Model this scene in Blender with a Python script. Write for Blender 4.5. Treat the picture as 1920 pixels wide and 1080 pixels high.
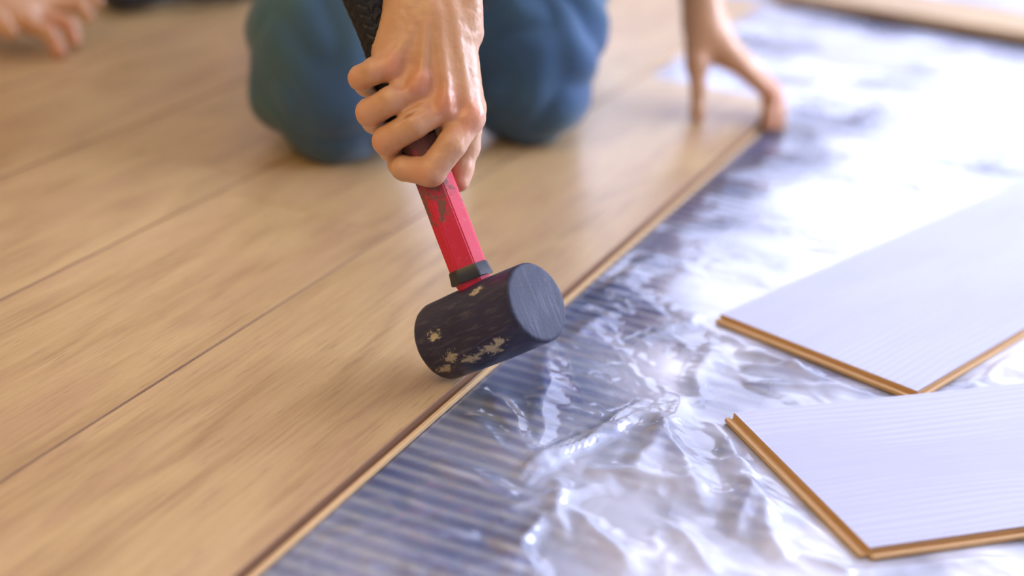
import bpy, bmesh, math, random
import numpy as np
import openvdb
from mathutils import Vector, Matrix

for o in list(bpy.data.objects):
    bpy.data.objects.remove(o, do_unlink=True)
SC = bpy.context.scene
COL = SC.collection

# ------------------------------------------------------------------ camera
F_PX, PITCH, ROLL = 3074.11, 0.39903, 0.085632
CAM = np.array([0.0, 0.0, 0.5756])
_cp, _sp, _cr, _sr = math.cos(PITCH), math.sin(PITCH), math.cos(ROLL), math.sin(ROLL)
FW = np.array([0, _cp, -_sp])
_R0, _U0 = np.array([1.0, 0, 0]), np.array([0, _sp, _cp])
RT = _cr * _R0 + _sr * _U0
UP = -_sr * _R0 + _cr * _U0
cam_d = bpy.data.cameras.new('camera')
cam_d.sensor_width = 36.0
cam_d.lens = F_PX / 1920 * 36.0
cam_d.clip_start, cam_d.clip_end = 0.05, 100
cam_d.dof.use_dof = True
cam_d.dof.focus_distance = 1.245
cam_d.dof.aperture_fstop = 2.1
cam = bpy.data.objects.new('camera', cam_d)
COL.objects.link(cam)
m = Matrix.Identity(4)
for i in range(3):
    m[i][0], m[i][1], m[i][2], m[i][3] = RT[i], UP[i], -FW[i], CAM[i]
cam.matrix_world = m
SC.camera = cam

# ------------------------------------------------------------------ colour management, world
SC.view_settings.view_transform = 'Standard'
SC.view_settings.look = 'None'
SC.view_settings.gamma = 1.0
SC.view_settings.use_curve_mapping = False
SC.view_settings.exposure = 0.40
SC.cycles.use_denoising = True
SC.cycles.max_bounces = 10
SC.cycles.transparent_max_bounces = 12
SC.cycles.caustics_reflective = False
SC.cycles.caustics_refractive = False
SC.cycles.sample_clamp_indirect = 6.0
W = bpy.data.worlds.new('world')
SC.world = W
W.use_nodes = True
W.node_tree.nodes['Background'].inputs[0].default_value = (0.75, 0.82, 1.0, 1)
W.node_tree.nodes['Background'].inputs[1].default_value = 0.6

# frame of the laid floor: d along the planks, n to the left across them
TH = 1.18370
D2 = np.array([math.cos(TH), math.sin(TH), 0.0])
N2 = np.array([-math.sin(TH), math.cos(TH), 0.0])
EDGE = 0.46545          # right-hand edge of the last laid row
PW, PL = 0.193, 1.380
def UV(u, v, z=0.0):
    return u * D2 + v * N2 + np.array([0, 0, z])

# window light (right wall and back wall) and an unseen warm fill light, no fixture
WIN_R, WIN_B, WIN_L, WARM_FILL = 16.0, 14.0, 2.2, 14.0

def area(name, loc, target, sx, sy, power, color):
    l = bpy.data.lights.new(name, 'AREA')
    l.shape = 'RECTANGLE'; l.size = sx; l.size_y = sy; l.energy = power; l.color = color
    o = bpy.data.objects.new(name, l)
    COL.objects.link(o)
    o.location = loc
    o.rotation_euler = (Vector(target) - Vector(loc)).to_track_quat('-Z', 'Y').to_euler()
    return o
area('warm_fill_light', UV(-0.2, 1.1, 1.75), UV(0.6, 0.9, 0), 1.3, 1.3, WARM_FILL, (1.0, 0.68, 0.22))

# ------------------------------------------------------------------ helpers
def proj_floor(px, py, z=0.008):
    d = FW * F_PX + RT * (px - 960) + UP * (540 - py)
    t = (z - CAM[2]) / d[2]
    return CAM + d * t
def at(px, py, depth):
    return CAM + depth * (FW + RT * (px - 960) / F_PX + UP * (540 - py) / F_PX)
def camdir(x, y, z):
    v = RT * x + UP * y - FW * z
    return v / np.linalg.norm(v)

def tag(o, label, cat, group=None, kind=None):
    o['label'] = label
    o['category'] = cat
    if group: o['group'] = group
    if kind: o['kind'] = kind
    return o
def struct(o):
    o['kind'] = 'structure'
    return o
def link(name, me, mat=None, parent=None, smooth=False):
    o = bpy.data.objects.new(name, me)
    COL.objects.link(o)
    if mat is not None and not me.materials:
        me.materials.append(mat)
    if smooth:
        me.polygons.foreach_set('use_smooth', [True] * len(me.polygons))
    if parent is not None:
        o.parent = parent
    return o
def mesh(name, verts, faces, mat=None, parent=None, smooth=False):
    me = bpy.data.meshes.new(name)
    me.from_pydata([tuple(map(float, v)) for v in verts], [], [tuple(map(int, f)) for f in faces])
    me.update()
    return link(name, me, mat, parent, smooth)
def bm_obj(name, bm, mat=None, parent=None, smooth=False):
    me = bpy.data.meshes.new(name)
    bm.to_mesh(me); bm.free()
    return link(name, me, mat, parent, smooth)
def empty(name, loc=(0, 0, 0), rot=(0, 0, 0)):
    o = bpy.data.objects.new(name, None)
    COL.objects.link(o)
    o.location = loc
    o.rotation_euler = rot
    return o
def smooth_angle(o, deg):
    me = o.data
    bm = bmesh.new(); bm.from_mesh(me)
    for f in bm.faces: f.smooth = True
    for e in bm.edges:
        if len(e.link_faces) == 2 and e.calc_face_angle(0) > math.radians(deg):
            e.smooth = False
    bm.to_mesh(me); bm.free()

# gradient noise in numpy (2-D and 3-D)
def _hash(*c):
    h = np.zeros(c[0].shape, np.uint32)
    for k, x in enumerate(c):
        h = (h ^ (x.astype(np.int64) & 0xffffffff).astype(np.uint32) * np.uint32([374761393, 668265263, 2246822519, 3266489917][k]))
        h = (h ^ (h >> np.uint32(13))) * np.uint32(1274126177)
    h ^= h >> np.uint32(16)
    return h
def pn2(x, y, seed=0):
    with np.errstate(over='ignore'):
        xi, yi = np.floor(x), np.floor(y)
        fx, fy = x - xi, y - yi
        r = 0
        sx, sy = fx * fx * fx * (fx * (fx * 6 - 15) + 10), fy * fy * fy * (fy * (fy * 6 - 15) + 10)
        for i in (0, 1):
            for j in (0, 1):
                h = _hash(xi + i, yi + j, np.full(x.shape, float(seed)))
                a = h.astype(np.float64) / 4294967296.0 * 2 * np.pi
                g = np.cos(a) * (fx - i) + np.sin(a) * (fy - j)
                r = r + g * (sx if i else 1 - sx) * (sy if j else 1 - sy)
        return r * 1.5
def pn3(p, seed=0):
    with np.errstate(over='ignore'):
        pi = np.floor(p); f = p - pi
        s = f * f * f * (f * (f * 6 - 15) + 10)
        r = np.zeros(len(p))
        for i in (0, 1):
            for j in (0, 1):
                for k in (0, 1):
                    h = _hash(pi[:, 0] + i, pi[:, 1] + j, pi[:, 2] + k, np.full(len(p), float(seed)))
                    a = h.astype(np.float64) / 4294967296.0
                    z = a * 2 - 1; ph = (a * 7919.0 % 1.0) * 2 * np.pi
                    q = np.sqrt(1 - z * z)
                    g = q * np.cos(ph) * (f[:, 0] - i) + q * np.sin(ph) * (f[:, 1] - j) + z * (f[:, 2] - k)
                    r += g * (s[:, 0] if i else 1 - s[:, 0]) * (s[:, 1] if j else 1 - s[:, 1]) * (s[:, 2] if k else 1 - s[:, 2])
        return r * 1.4

# ------------------------------------------------------------------ organic surfaces from distance fields
class Field:
    """A signed distance field on a grid; limbs are blended in as tapered capsules."""
    def __init__(self, lo, hi, h):
        self.lo = np.array(lo, float); self.h = h
        self.n = np.ceil((np.array(hi) - self.lo) / h).astype(int) + 1
        self.f = np.full(self.n, 0.05 + 6 * h, np.float32)
    def _box(self, lo, hi):
        a = np.clip(np.floor((lo - self.lo) / self.h).astype(int), 0, self.n)
        b = np.clip(np.ceil((hi - self.lo) / self.h).astype(int) + 1, 0, self.n)
        if np.any(b <= a): return None
        g = np.meshgrid(*[self.lo[i] + self.h * np.arange(a[i], b[i]) for i in range(3)], indexing='ij')
        return tuple(slice(a[i], b[i]) for i in range(3)), g
    def cap(self, p, q, rp, rq, k=0.003, cut=False, flat=None):
        p, q = np.asarray(p, float), np.asarray(q, float)
        m_ = max(rp, rq) + k + 4 * self.h + 0.012
        bx = self._box(np.minimum(p, q) - m_, np.maximum(p, q) + m_)
        if bx is None: return
        sl, g = bx
        d = q - p; L2 = float(d @ d) + 1e-12
        dx, dy, dz = g[0] - p[0], g[1] - p[1], g[2] - p[2]
        t = np.clip((dx * d[0] + dy * d[1] + dz * d[2]) / L2, 0, 1)
        ex, ey, ez = dx - t * d[0], dy - t * d[1], dz - t * d[2]
        r = rp + (rq - rp) * t
        if flat is not None:          # (axis, factor): squash across that axis
            ax, fac = flat
            c = ex * ax[0] + ey * ax[1] + ez * ax[2]
            e2 = ex * ex + ey * ey + ez * ez + c * c * (1 / fac ** 2 - 1)
            dist = (np.sqrt(e2) - r) * (0.5 + 0.5 * fac)
        else:
            dist = np.sqrt(ex * ex + ey * ey + ez * ez) - r
        dist = dist.astype(np.float32)
        F = self.f[sl]
        if cut:
            hh = np.clip(0.5 - 0.5 * (F + dist) / k, 0, 1)
            self.f[sl] = F * (1 - hh) - dist * hh + k * hh * (1 - hh)
        else:
            hh = np.clip(0.5 + 0.5 * (F - dist) / k, 0, 1)
            self.f[sl] = F * (1 - hh) + dist * hh - k * hh * (1 - hh)
    def chain(self, pts, k=0.003, join=None, flat=None):
        for i in range(len(pts) - 1):
            (p, r0), (q, r1) = pts[i], pts[i + 1]
            self.cap(p, q, r0, r1, join if (i == 0 and join) else k, flat=flat)
    def plane_above(self, z):
        zz = self.lo[2] + self.h * np.arange(self.n[2])
        self.f = np.maximum(self.f, (z - zz)[None, None, :].astype(np.float32))
    def polys(self):
        g = openvdb.FloatGrid(float(self.f.max()))
        g.copyFromArray(self.f)
        pts, quads = g.convertToQuads(0.0)
        return np.array(pts, float) * self.h + self.lo, np.array(quads, int)[:, ::-1]
def vnormals(P, Q):
    n = np.cross(P[Q[:, 2]] - P[Q[:, 0]], P[Q[:, 3]] - P[Q[:, 1]])
    N = np.zeros_like(P)
    for i in range(4): np.add.at(N, Q[:, i], n)
    return N / (np.linalg.norm(N, axis=1, keepdims=True) + 1e-12)
def relax(P, Q, it=2, lam=0.5):
    P = P.copy()
    e = np.concatenate([Q[:, [0, 1]], Q[:, [1, 2]], Q[:, [2, 3]], Q[:, [3, 0]]])
    deg = np.bincount(e[:, 0], minlength=len(P)).astype(float)
    for _ in range(it):
        S = np.zeros_like(P)
        np.add.at(S, e[:, 0], P[e[:, 1]])
        P += lam * (S / np.maximum(deg, 1)[:, None] - P) * (deg > 0)[:, None]
    return P

# ------------------------------------------------------------------ material helper
class NT:
    def __init__(self, name):
        self.m = bpy.data.materials.new(name); self.m.use_nodes = True
        self.t = self.m.node_tree
        self.t.nodes.clear()
        self.out = self.t.nodes.new('ShaderNodeOutputMaterial')
    def n(self, typ, ins=None, **props):
        nd = self.t.nodes.new(typ)
        for k, v in props.items(): setattr(nd, k, v)
        for k, v in (ins or {}).items(): self.set(nd.inputs[k], v)
        return nd
    def set(self, sock, v):
        if isinstance(v, bpy.types.NodeSocket): self.t.links.new(v, sock)
        elif isinstance(v, bpy.types.Node): self.t.links.new(v.outputs[0], sock)
        else:
            if hasattr(sock.default_value, '__len__') and not isinstance(v, (float, int)):
                v = tuple(v)
                if len(sock.default_value) == 4 and len(v) == 3: v = v + (1,)
            sock.default_value = v
    def math(self, op, a, b=0.0, c=None, clamp=False):
        nd = self.t.nodes.new('ShaderNodeMath'); nd.operation = op; nd.use_clamp = clamp
        self.set(nd.inputs[0], a); self.set(nd.inputs[1], b)
        if c is not None: self.set(nd.inputs[2], c)
        return nd.outputs[0]
    def coord(self, which='Object'):
        return self.n('ShaderNodeTexCoord').outputs[which]
    def map(self, vec, scale=(1, 1, 1), loc=(0, 0, 0), rot=(0, 0, 0)):
        return self.n('ShaderNodeMapping', {'Vector': vec, 'Scale': scale, 'Location': loc, 'Rotation': rot}).outputs[0]
    def noise(self, vec, scale, detail=4, rough=0.55, dist=0.0):
        return self.n('ShaderNodeTexNoise', {'Vector': vec, 'Scale': scale, 'Detail': detail, 'Roughness': rough, 'Distortion': dist}).outputs[0]
    def ramp(self, fac, stops, interp='LINEAR'):
        nd = self.n('ShaderNodeValToRGB', {'Fac': fac})
        cr = nd.color_ramp; cr.interpolation = interp
        while len(cr.elements) < len(stops): cr.elements.new(0.5)
        for e, (p, c) in zip(cr.elements, stops):
            e.position = p
            e.color = (c, c, c, 1) if isinstance(c, (int, float)) else tuple(c) + (1,)
        return nd.outputs[0]
    def mix(self, fac, a, b, mode='MIX'):
        nd = self.t.nodes.new('ShaderNodeMix'); nd.data_type = 'RGBA'; nd.blend_type = mode
        self.set(nd.inputs[0], fac); self.set(nd.inputs[6], a); self.set(nd.inputs[7], b)
        return nd.outputs[2]
    def bump(self, h, strength=0.3, dist=0.001, normal=None):
        nd = self.n('ShaderNodeBump', {'Height': h, 'Strength': strength, 'Distance': dist})
        if normal is not None: self.set(nd.inputs['Normal'], normal)
        return nd.outputs[0]
    def pbr(self, **ins):
        nd = self.t.nodes.new('ShaderNodeBsdfPrincipled')
        for k, v in ins.items(): self.set(nd.inputs[k.replace('_', ' ')], v)
        self.t.links.new(nd.outputs[0], self.out.inputs[0])
        return nd

def mat_plain(name, col, rough=0.6, nscale=30, var=0.08, bump=0.0005, **kw):
    t = NT(name); v = t.coord()
    nz = t.noise(v, nscale, 4)
    c = t.mix(nz, [x * (1 - var) for x in col], [min(1, x * (1 + var)) for x in col])
    t.pbr(Base_Color=c, Roughness=rough, Normal=t.bump(nz, 0.3, bump), **kw)
    return t.m

def mat_oak(name):
    t = NT(name)
    rnd = t.n('ShaderNodeObjectInfo').outputs['Random']
    off = t.n('ShaderNodeCombineXYZ', {'X': t.math('MULTIPLY', rnd, 37.0), 'Y': t.math('MULTIPLY', rnd, 11.0), 'Z': t.math('MULTIPLY', rnd, 5.0)})
    v = t.n('ShaderNodeVectorMath', {0: t.coord(), 1: off}, operation='ADD').outputs[0]
    big = t.noise(t.map(v, (0.8, 5, 1)), 2.2, 3, 0.5)
    warp = t.noise(t.map(v, (1.6, 7, 1)), 2.0, 2, 0.5)
    sep = t.n('ShaderNodeSeparateXYZ', {0: v})
    # cathedral rings: bands across the board, bent by slow noise
    y = t.math('ADD', t.math('MULTIPLY', sep.outputs[1], 60.0), t.math('MULTIPLY', warp, 26.0))
    rings = t.math('MULTIPLY_ADD', t.math('SINE', y), 0.5, 0.5)
    fine = t.noise(t.map(v, (9, 260, 1)), 1.0, 5, 0.65)
    mid = t.noise(t.map(v, (3.5, 60, 1)), 1.0, 4, 0.6, 0.4)
    knotn = t.n('ShaderNodeTexVoronoi', {'Vector': t.map(v, (2.2, 6.5, 1)), 'Scale': 1.0}).outputs['Distance']
    knot = t.ramp(knotn, [(0.0, 1.0), (0.16, 0.0)])
    g = t.math('ADD', t.math('MULTIPLY', mid, 0.25), t.math('MULTIPLY', fine, 0.55))
    g = t.math('ADD', g, t.math('MULTIPLY', rings, 0.14))
    c = t.ramp(g, [(0.28, (0.30, 0.165, 0.065)), (0.43, (0.48, 0.30, 0.13)), (0.62, (0.60, 0.405, 0.185))])
    c = t.mix(t.math('MULTIPLY', big, 0.30), c, (0.64, 0.46, 0.22))
    c = t.mix(t.math('MULTIPLY', knot, 0.55), c, (0.34, 0.15, 0.10))
    pinkm = t.ramp(t.noise(t.map(v, (1.5, 6, 1)), 2.5, 3, 0.6, 0.8), [(0.48, 0.0), (0.66, 0.35)])
    c = t.mix(pinkm, c, (0.50, 0.29, 0.17))
    pore = t.ramp(t.noise(t.map(v, (30, 620, 1)), 1.0, 3, 0.6), [(0.30, 1.0), (0.42, 0.0)])
    c = t.mix(t.math('MULTIPLY', pore, 0.5), c, (0.24, 0.12, 0.06))
    hgt = t.math('SUBTRACT', t.math('MULTIPLY', fine, 1.0), t.math('MULTIPLY', pore, 0.8))
    t.pbr(Base_Color=c, Roughness=t.math('MULTIPLY_ADD', fine, 0.16, 0.27), Normal=t.bump(hgt, 0.35, 0.0004), Specular_IOR_Level=0.7, Coat_Weight=0.28, Coat_Roughness=0.25)
    return t.m
def mat_white_laminate(name):
    t = NT(name)
    rnd = t.n('ShaderNodeObjectInfo').outputs['Random']
    off = t.n('ShaderNodeCombineXYZ', {'X': t.math('MULTIPLY', rnd, 37.0), 'Y': t.math('MULTIPLY', rnd, 11.0)})
    v = t.n('ShaderNodeVectorMath', {0: t.coord(), 1: off}, operation='ADD').outputs[0]
    warp = t.noise(t.map(v, (2, 8, 1)), 1.5, 2)
    fine = t.noise(t.map(v, (9, 330, 1)), 1.0, 4, 0.6, 0.2)
    sep = t.n('ShaderNodeSeparateXYZ', {0: v})
    y = t.math('ADD', t.math('MULTIPLY', sep.outputs[1], 900.0), t.math('MULTIPLY', warp, 22.0))
    rib = t.math('MULTIPLY_ADD', t.math('SINE', y), 0.5, 0.5)
    area_m = t.ramp(t.noise(t.map(v, (3, 9, 1)), 1.3, 2), [(0.40, 0.0), (0.60, 1.0)])
    h = t.math('ADD', fine, t.math('MULTIPLY', t.math('MULTIPLY', rib, area_m), 0.6))
    c = t.ramp(h, [(0.3, (0.43, 0.44, 0.57)), (0.6, (0.46, 0.47, 0.60)), (1.0, (0.50, 0.51, 0.64))])
    t.pbr(Base_Color=c, Roughness=0.40, Normal=t.bump(h, 0.28, 0.0004))
    return t.m
def mat_hdf(name, col=(0.66, 0.40, 0.17)):
    t = NT(name); v = t.coord()
    nz = t.noise(v, 900, 4, 0.7)
    ly = t.noise(t.map(v, (4, 4, 900)), 1.0, 2)
    c = t.mix(nz, [x * 0.72 for x in col], [x * 1.25 for x in col])
    c = t.mix(t.math('MULTIPLY', ly, 0.3), c, [x * 0.7 for x in col])
    t.pbr(Base_Color=c, Roughness=0.7, Normal=t.bump(nz, 0.4, 0.0003))
    return t.m
M_OAK = mat_oak('oak laminate')
M_WHITE = mat_white_laminate('pale laminate')
M_HDF = mat_hdf('brown fibreboard core')
M_GROOVE = mat_hdf('dark click groove', (0.20, 0.09, 0.035))
M_LIP = mat_hdf('waxed plank edge', (0.60, 0.38, 0.17))

# ------------------------------------------------------------------ the room
WALL = mat_plain('cream painted wall', (0.62, 0.53, 0.42), 0.8, 8, 0.03)
WHITEP = mat_plain('white paint', (0.82, 0.82, 0.80), 0.5, 12, 0.02)
CEIL = mat_plain('white ceiling paint', (0.78, 0.79, 0.84), 0.9, 8, 0.02)
CONC = mat_plain('grey screed', (0.34, 0.33, 0.32), 0.9, 14, 0.15)
VL, VR, UN, UB, HC = 3.0, -2.4, -1.6, 4.6, 2.5      # left, right, near, back, height
def slab(name, u0, u1, v0, v1, z0, z1, mat, parent=None):
    P = [UV(u, v, z) for z in (z0, z1) for (u, v) in ((u0, v0), (u1, v0), (u1, v1), (u0, v1))]
    Fc = [(0, 1, 2, 3), (4, 7, 6, 5), (0, 4, 5, 1), (1, 5, 6, 2), (2, 6, 7, 3), (3, 7, 4, 0)]
    return mesh(name, P, Fc, mat, parent)
struct(slab('floor', UN, UB, VR, VL, -0.06, -0.0045, CONC))
struct(slab('trim_1', 0.0, UB, EDGE + 6 * PW + .002, VL, -0.0044, 0.0078, M_OAK))       # floor laid earlier, out of the photo
struct(slab('trim_2', 2.76, UB, EDGE + PW, EDGE + 6 * PW, -0.0044, 0.0078, M_OAK))
struct(slab('ceiling', UN, UB, VR, VL, HC, HC + 0.05, CEIL))
WARM = mat_plain('ochre painted wall', (0.52, 0.36, 0.15), 0.8, 8, 0.04)
struct(slab('wall_left', UN, UB, VL, VL + 0.1, -0.06, HC, WARM))
struct(slab('wall_near', UN - 0.1, UN, VR, VL, -0.06, HC, WALL))
def wall_with_window(name, fixed, thick, axis, lo, hi, w0, w1, z0, z1, mat):
    """A wall of four panels round an opening; axis 'u': the wall runs along u at v = fixed."""
    V, Fc = [], []
    def bx(a0, a1, b0, b1):
        k = len(V)
        for z in (b0, b1):
            for (a, t_) in ((a0, fixed), (a1, fixed), (a1, fixed + thick), (a0, fixed + thick)):
                V.append(UV(a, t_, z) if axis == 'u' else UV(t_, a, z))
        Fc.extend([tuple(k + i for i in f) for f in ((0, 1, 2, 3), (4, 7, 6, 5), (0, 4, 5, 1), (1, 5, 6, 2), (2, 6, 7, 3), (3, 7, 4, 0))])
    bx(lo, w0, -0.06, HC); bx(w1, hi, -0.06, HC); bx(w0, w1, -0.06, z0); bx(w0, w1, z1, HC)
    return struct(mesh(name, V, Fc, mat))
def mat_daylight(name, strength, col):
    t = NT(name)
    e = t.n('ShaderNodeEmission', {'Color': col, 'Strength': strength})
    t.t.links.new(e.outputs[0], t.out.inputs[0])
    return t.m
wall_with_window('wall_right', VR, -0.12, 'u', UN, UB, 2.3, 4.5, 0.6, 2.3, WALL)
wall_with_window('wall_back', UB, 0.12, 'v', VR, VL, -2.3, 2.5, 0.6, 2.3, WALL)
def window(name, axis, fixed, a0, a1, z0, z1, strength, col, bars=2):
    root = struct(empty(name, UV(*(((a0 + a1) / 2, fixed) if axis == 'u' else (fixed, (a0 + a1) / 2)), z=z0)))
    org = np.array(root.location)
    V, Fc = [], []
    def bx(c0, c1, d0, d1, t0, t1):
        k = len(V)
        for z in (d0, d1):
            for (a, t_) in ((c0, fixed + t0), (c1, fixed + t0), (c1, fixed + t1), (c0, fixed + t1)):
                V.append((UV(a, t_, z) if axis == 'u' else UV(t_, a, z)) - org)
        Fc.extend([tuple(k + i for i in f) for f in ((0, 1, 2, 3), (4, 7, 6, 5), (0, 4, 5, 1), (1, 5, 6, 2), (2, 6, 7, 3), (3, 7, 4, 0))])
    s = -1 if axis == 'u' else 1
    w = 0.06
    bx(a0, a1, z0, z0 + w, s * 0.01, s * 0.08); bx(a0, a1, z1 - w, z1, s * 0.01, s * 0.08)
    for k in range(bars + 2):
        c = a0 + (a1 - a0 - w) * k / (bars + 1)
        bx(c, c + w, z0 + w, z1 - w, s * 0.01, s * 0.08)
    mesh('window_frame', V, Fc, WHITEP, root)
    V2 = []
    for (a, z) in ((a0, z0), (a1, z0), (a1, z1), (a0, z1)):
        V2.append((UV(a, fixed + s * 0.09, z) if axis == 'u' else UV(fixed + s * 0.09, a, z)) - org)
    V2 += [v + (UV(0, s * 0.01) if axis == 'u' else UV(s * 0.01, 0)) for v in V2]
    mesh('glass', V2, [(0, 1, 2, 3), (4, 5, 6, 7)], mat_daylight(name + ' daylight', strength, col), root)
window('window_1', 'u', VR, 2.3, 4.5, 0.6, 2.3, WIN_R, (0.66, 0.75, 1.0))
window('window_2', 'v', UB, -2.3, -0.55, 0.6, 2.3, WIN_B, (0.68, 0.75, 1.0), 1)
window('window_3', 'v', UB, -0.55, 2.5, 0.6, 2.3, WIN_L, (0.74, 0.76, 1.0), 2)

# ------------------------------------------------------------------ ribbed underlay
def mat_underlay():
    t = NT('ribbed blue-grey foam'); v = t.coord()
    sep = t.n('ShaderNodeSeparateXYZ', {0: v})
    wob = t.noise(v, 3.0, 2)
    ph = t.math('ADD', t.math('MULTIPLY', sep.outputs[0], 2 * math.pi / 0.018), t.math('MULTIPLY', wob, 2.0))
    s = t.math('MULTIPLY_ADD', t.math('SINE', ph), 0.5, 0.5)
    c = t.ramp(s, [(0.15, (0.16, 0.20, 0.52)), (0.6, (0.42, 0.49, 0.84)), (1.0, (0.76, 0.82, 0.97))])
    c = t.mix(t.ramp(t.noise(t.map(v, (5, 9, 1)), 1.0, 3), [(0.5, 0.0), (0.75, 0.4)]), c, (0.62, 0.64, 0.42))
    t.pbr(Base_Color=c, Roughness=0.55, Normal=t.bump(s, 0.8, 0.0015))
    return t.m
def grid_obj(name, uu, vv, zf, mat, smooth=True):
    nu, nv = len(uu), len(vv)
    Ug, Vg = np.meshgrid(uu, vv, indexing='ij')
    Z = zf(Ug, Vg)
    P = np.stack([Ug.ravel(), Vg.ravel(), Z.ravel()], 1)
    i = (np.arange(nu - 1)[:, None] * nv + np.arange(nv - 1)[None, :]).ravel()
    Q = np.stack([i, i + nv, i + nv + 1, i + 1], 1)
    me = bpy.data.meshes.new(name)
    me.vertices.add(len(P)); me.vertices.foreach_set('co', P.ravel())
    me.loops.add(len(Q) * 4); me.loops.foreach_set('vertex_index', Q.ravel().astype(np.int32))
    me.polygons.add(len(Q)); me.polygons.foreach_set('loop_start', np.arange(0, len(Q) * 4, 4, dtype=np.int32))
    me.update(calc_edges=True); me.validate()
    o = link(name, me, mat, None, smooth)
    o.rotation_euler = (0, 0, TH)
    return o
und = slab('underlay_mat', 0.0, UB, VR, VL, -0.0040, -0.0012, mat_underlay())
und.data.transform(Matrix.Rotation(-TH, 4, 'Z')); und.rotation_euler = (0, 0, TH)
tag(und, 'ribbed blue-grey foam underlay spread over the whole floor under the plastic film', 'underlay')

# ------------------------------------------------------------------ planks: local x along the length, y across
def plank_profile(w, t, lip, tongue):
    """Cross-section (y, z): lip on the -y side, tongue on the +y side."""
    L, ch = lip, 0.0008
    pts = [(0.0, t - ch), (ch, t), (w - ch, t), (w, t - ch)]
    if tongue:
        pts += [(w, t * 0.66), (w + 0.004, t * 0.60), (w + 0.004, t * 0.30), (w, t * 0.25)]
    pts += [(w, 0.0), (-L, 0.0)]
    if L > 0:
        pts += [(-L, t * 0.42), (-L + 0.0012, t * 0.50), (-L * 0.52, t * 0.50), (-L * 0.42, t * 0.30), (0.0, t * 0.30)]
    else:
        pts += [(0.0, 0.0)]
    return pts
def make_plank(name, length, w=PW, t=0.0072, lip=0.0075, tongue=False, end_lip=0.0, top=None, core=None):
    """The pale top layer and chamfer keep one material, the core and lip the other."""
    top = top or M_OAK; core = core or M_LIP
    pf = plank_profile(w, t, lip, tongue)
    n = len(pf)
    V, Fc, mi = [], [], []
    for x in (0.0, length):
        V += [(x, y, z) for (y, z) in pf]
    for i in range(n):
        j = (i + 1) % n
        Fc.append((i, j, n + j, n + i))
        z0, z1 = pf[i][1], pf[j][1]
        mi.append(0 if (z0 >= t - 1e-5 and z1 >= t - 1e-5) else 2 if (z0 >= t - 0.0009 and z1 >= t - 0.0009) else (2 if (core is M_LIP and pf[i][0] > -lip * 0.5 and pf[j][0] > -lip * 0.5 and pf[i][0] <= 0 and pf[j][0] <= 0 and z0 + z1 > 0.1 * t) else 1))
    Fc.append(tuple(range(n - 1, -1, -1))); mi.append(1)
    Fc.append(tuple(range(n, 2 * n))); mi.append(1)
    if end_lip > 0:           # click lip along the short end at x = 0
        k = len(V)
        q = [(0.0, t * 0.28), (-end_lip * 0.45, t * 0.28), (-end_lip * 0.55, t * 0.5), (-end_lip, t * 0.46), (-end_lip, 0.0), (0.0, 0.0)]
        for y in (-lip * 0.0, w - 0.001):
            V += [(x, y, z) for (x, z) in q]
        for i in range(6):
            j = (i + 1) % 6
            Fc.append((k + i, k + j, k + 6 + j, k + 6 + i)); mi.append(1)
        Fc.append(tuple(range(k + 5, k - 1, -1))); mi.append(1)
        Fc.append(tuple(range(k + 6, k + 12))); mi.append(1)
    me = bpy.data.meshes.new(name)
    me.from_pydata(V, [], Fc)
    me.materials.append(top); me.materials.append(core); me.materials.append(M_GROOVE)
    me.polygons.foreach_set('material_index', mi)
    me.update()
    bm = bmesh.new(); bm.from_mesh(me); bmesh.ops.recalc_face_normals(bm, faces=bm.faces); bm.to_mesh(me); bm.free()
    o = bpy.data.objects.new(name, me)
    COL.objects.link(o)
    return o
ZB = 0.0008
GAP = 0.0011
def lay(row, u0, length, lip, label, group=None):
    o = make_plank('laminate_plank', length - GAP, PW - GAP, 0.0072, lip)
    o.location = UV(u0, EDGE + row * PW + GAP / 2, ZB)
    o.rotation_euler = (0, 0, TH)
    tag(o, label, 'floor plank', group)
    return o
U_END = 2.005
lay(0, U_END - PL, PL, 0.0075, 'oak laminate plank at the edge of the laid floor, the mallet striking its edge', None)
J1 = float(proj_floor(600, 403)[:2] @ D2[:2])
lay(1, J1 - PL, PL, 0, 'oak laminate plank second in from the film, in the left foreground')
lay(1, J1, 2.56 - J1, 0, 'oak laminate plank second in from the film, running under both knees')
J3 = float(proj_floor(45, 279)[:2] @ D2[:2])
# rows further left: (row, u of the near end, u of the far end, label)
for row, ua, ub, lab in (
        (2, 1.36 - PL, 1.36, 'oak laminate plank third in from the film, at the left edge of the picture'),
        (2, 1.36, 2.74, 'oak laminate plank third in from the film, passing left of the kneeling person'),
        (3, J3 - 0.62 - PL, J3 - 0.62, 'oak laminate plank fourth in from the film, its near end at the left picture edge'),
        (3, J3 - 0.62, J3 - 0.62 + PL, 'oak laminate plank fourth in from the film, between the two people'),
        (4, J3 - PL, J3, 'short-looking oak laminate plank at far left ending below the resting hand'),
        (4, J3, J3 + PL, 'oak laminate plank under the bare hand at the far left'),
        (5, J3 - 0.3 - PL, J3 - 0.3, 'oak laminate plank in the outermost row, mostly beyond the left picture edge'),
        (5, J3 - 0.3, J3 - 0.3 + PL, 'oak laminate plank just behind the bare hand at the top left corner')):
    lay(row, ua, ub - ua, 0, lab)
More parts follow.
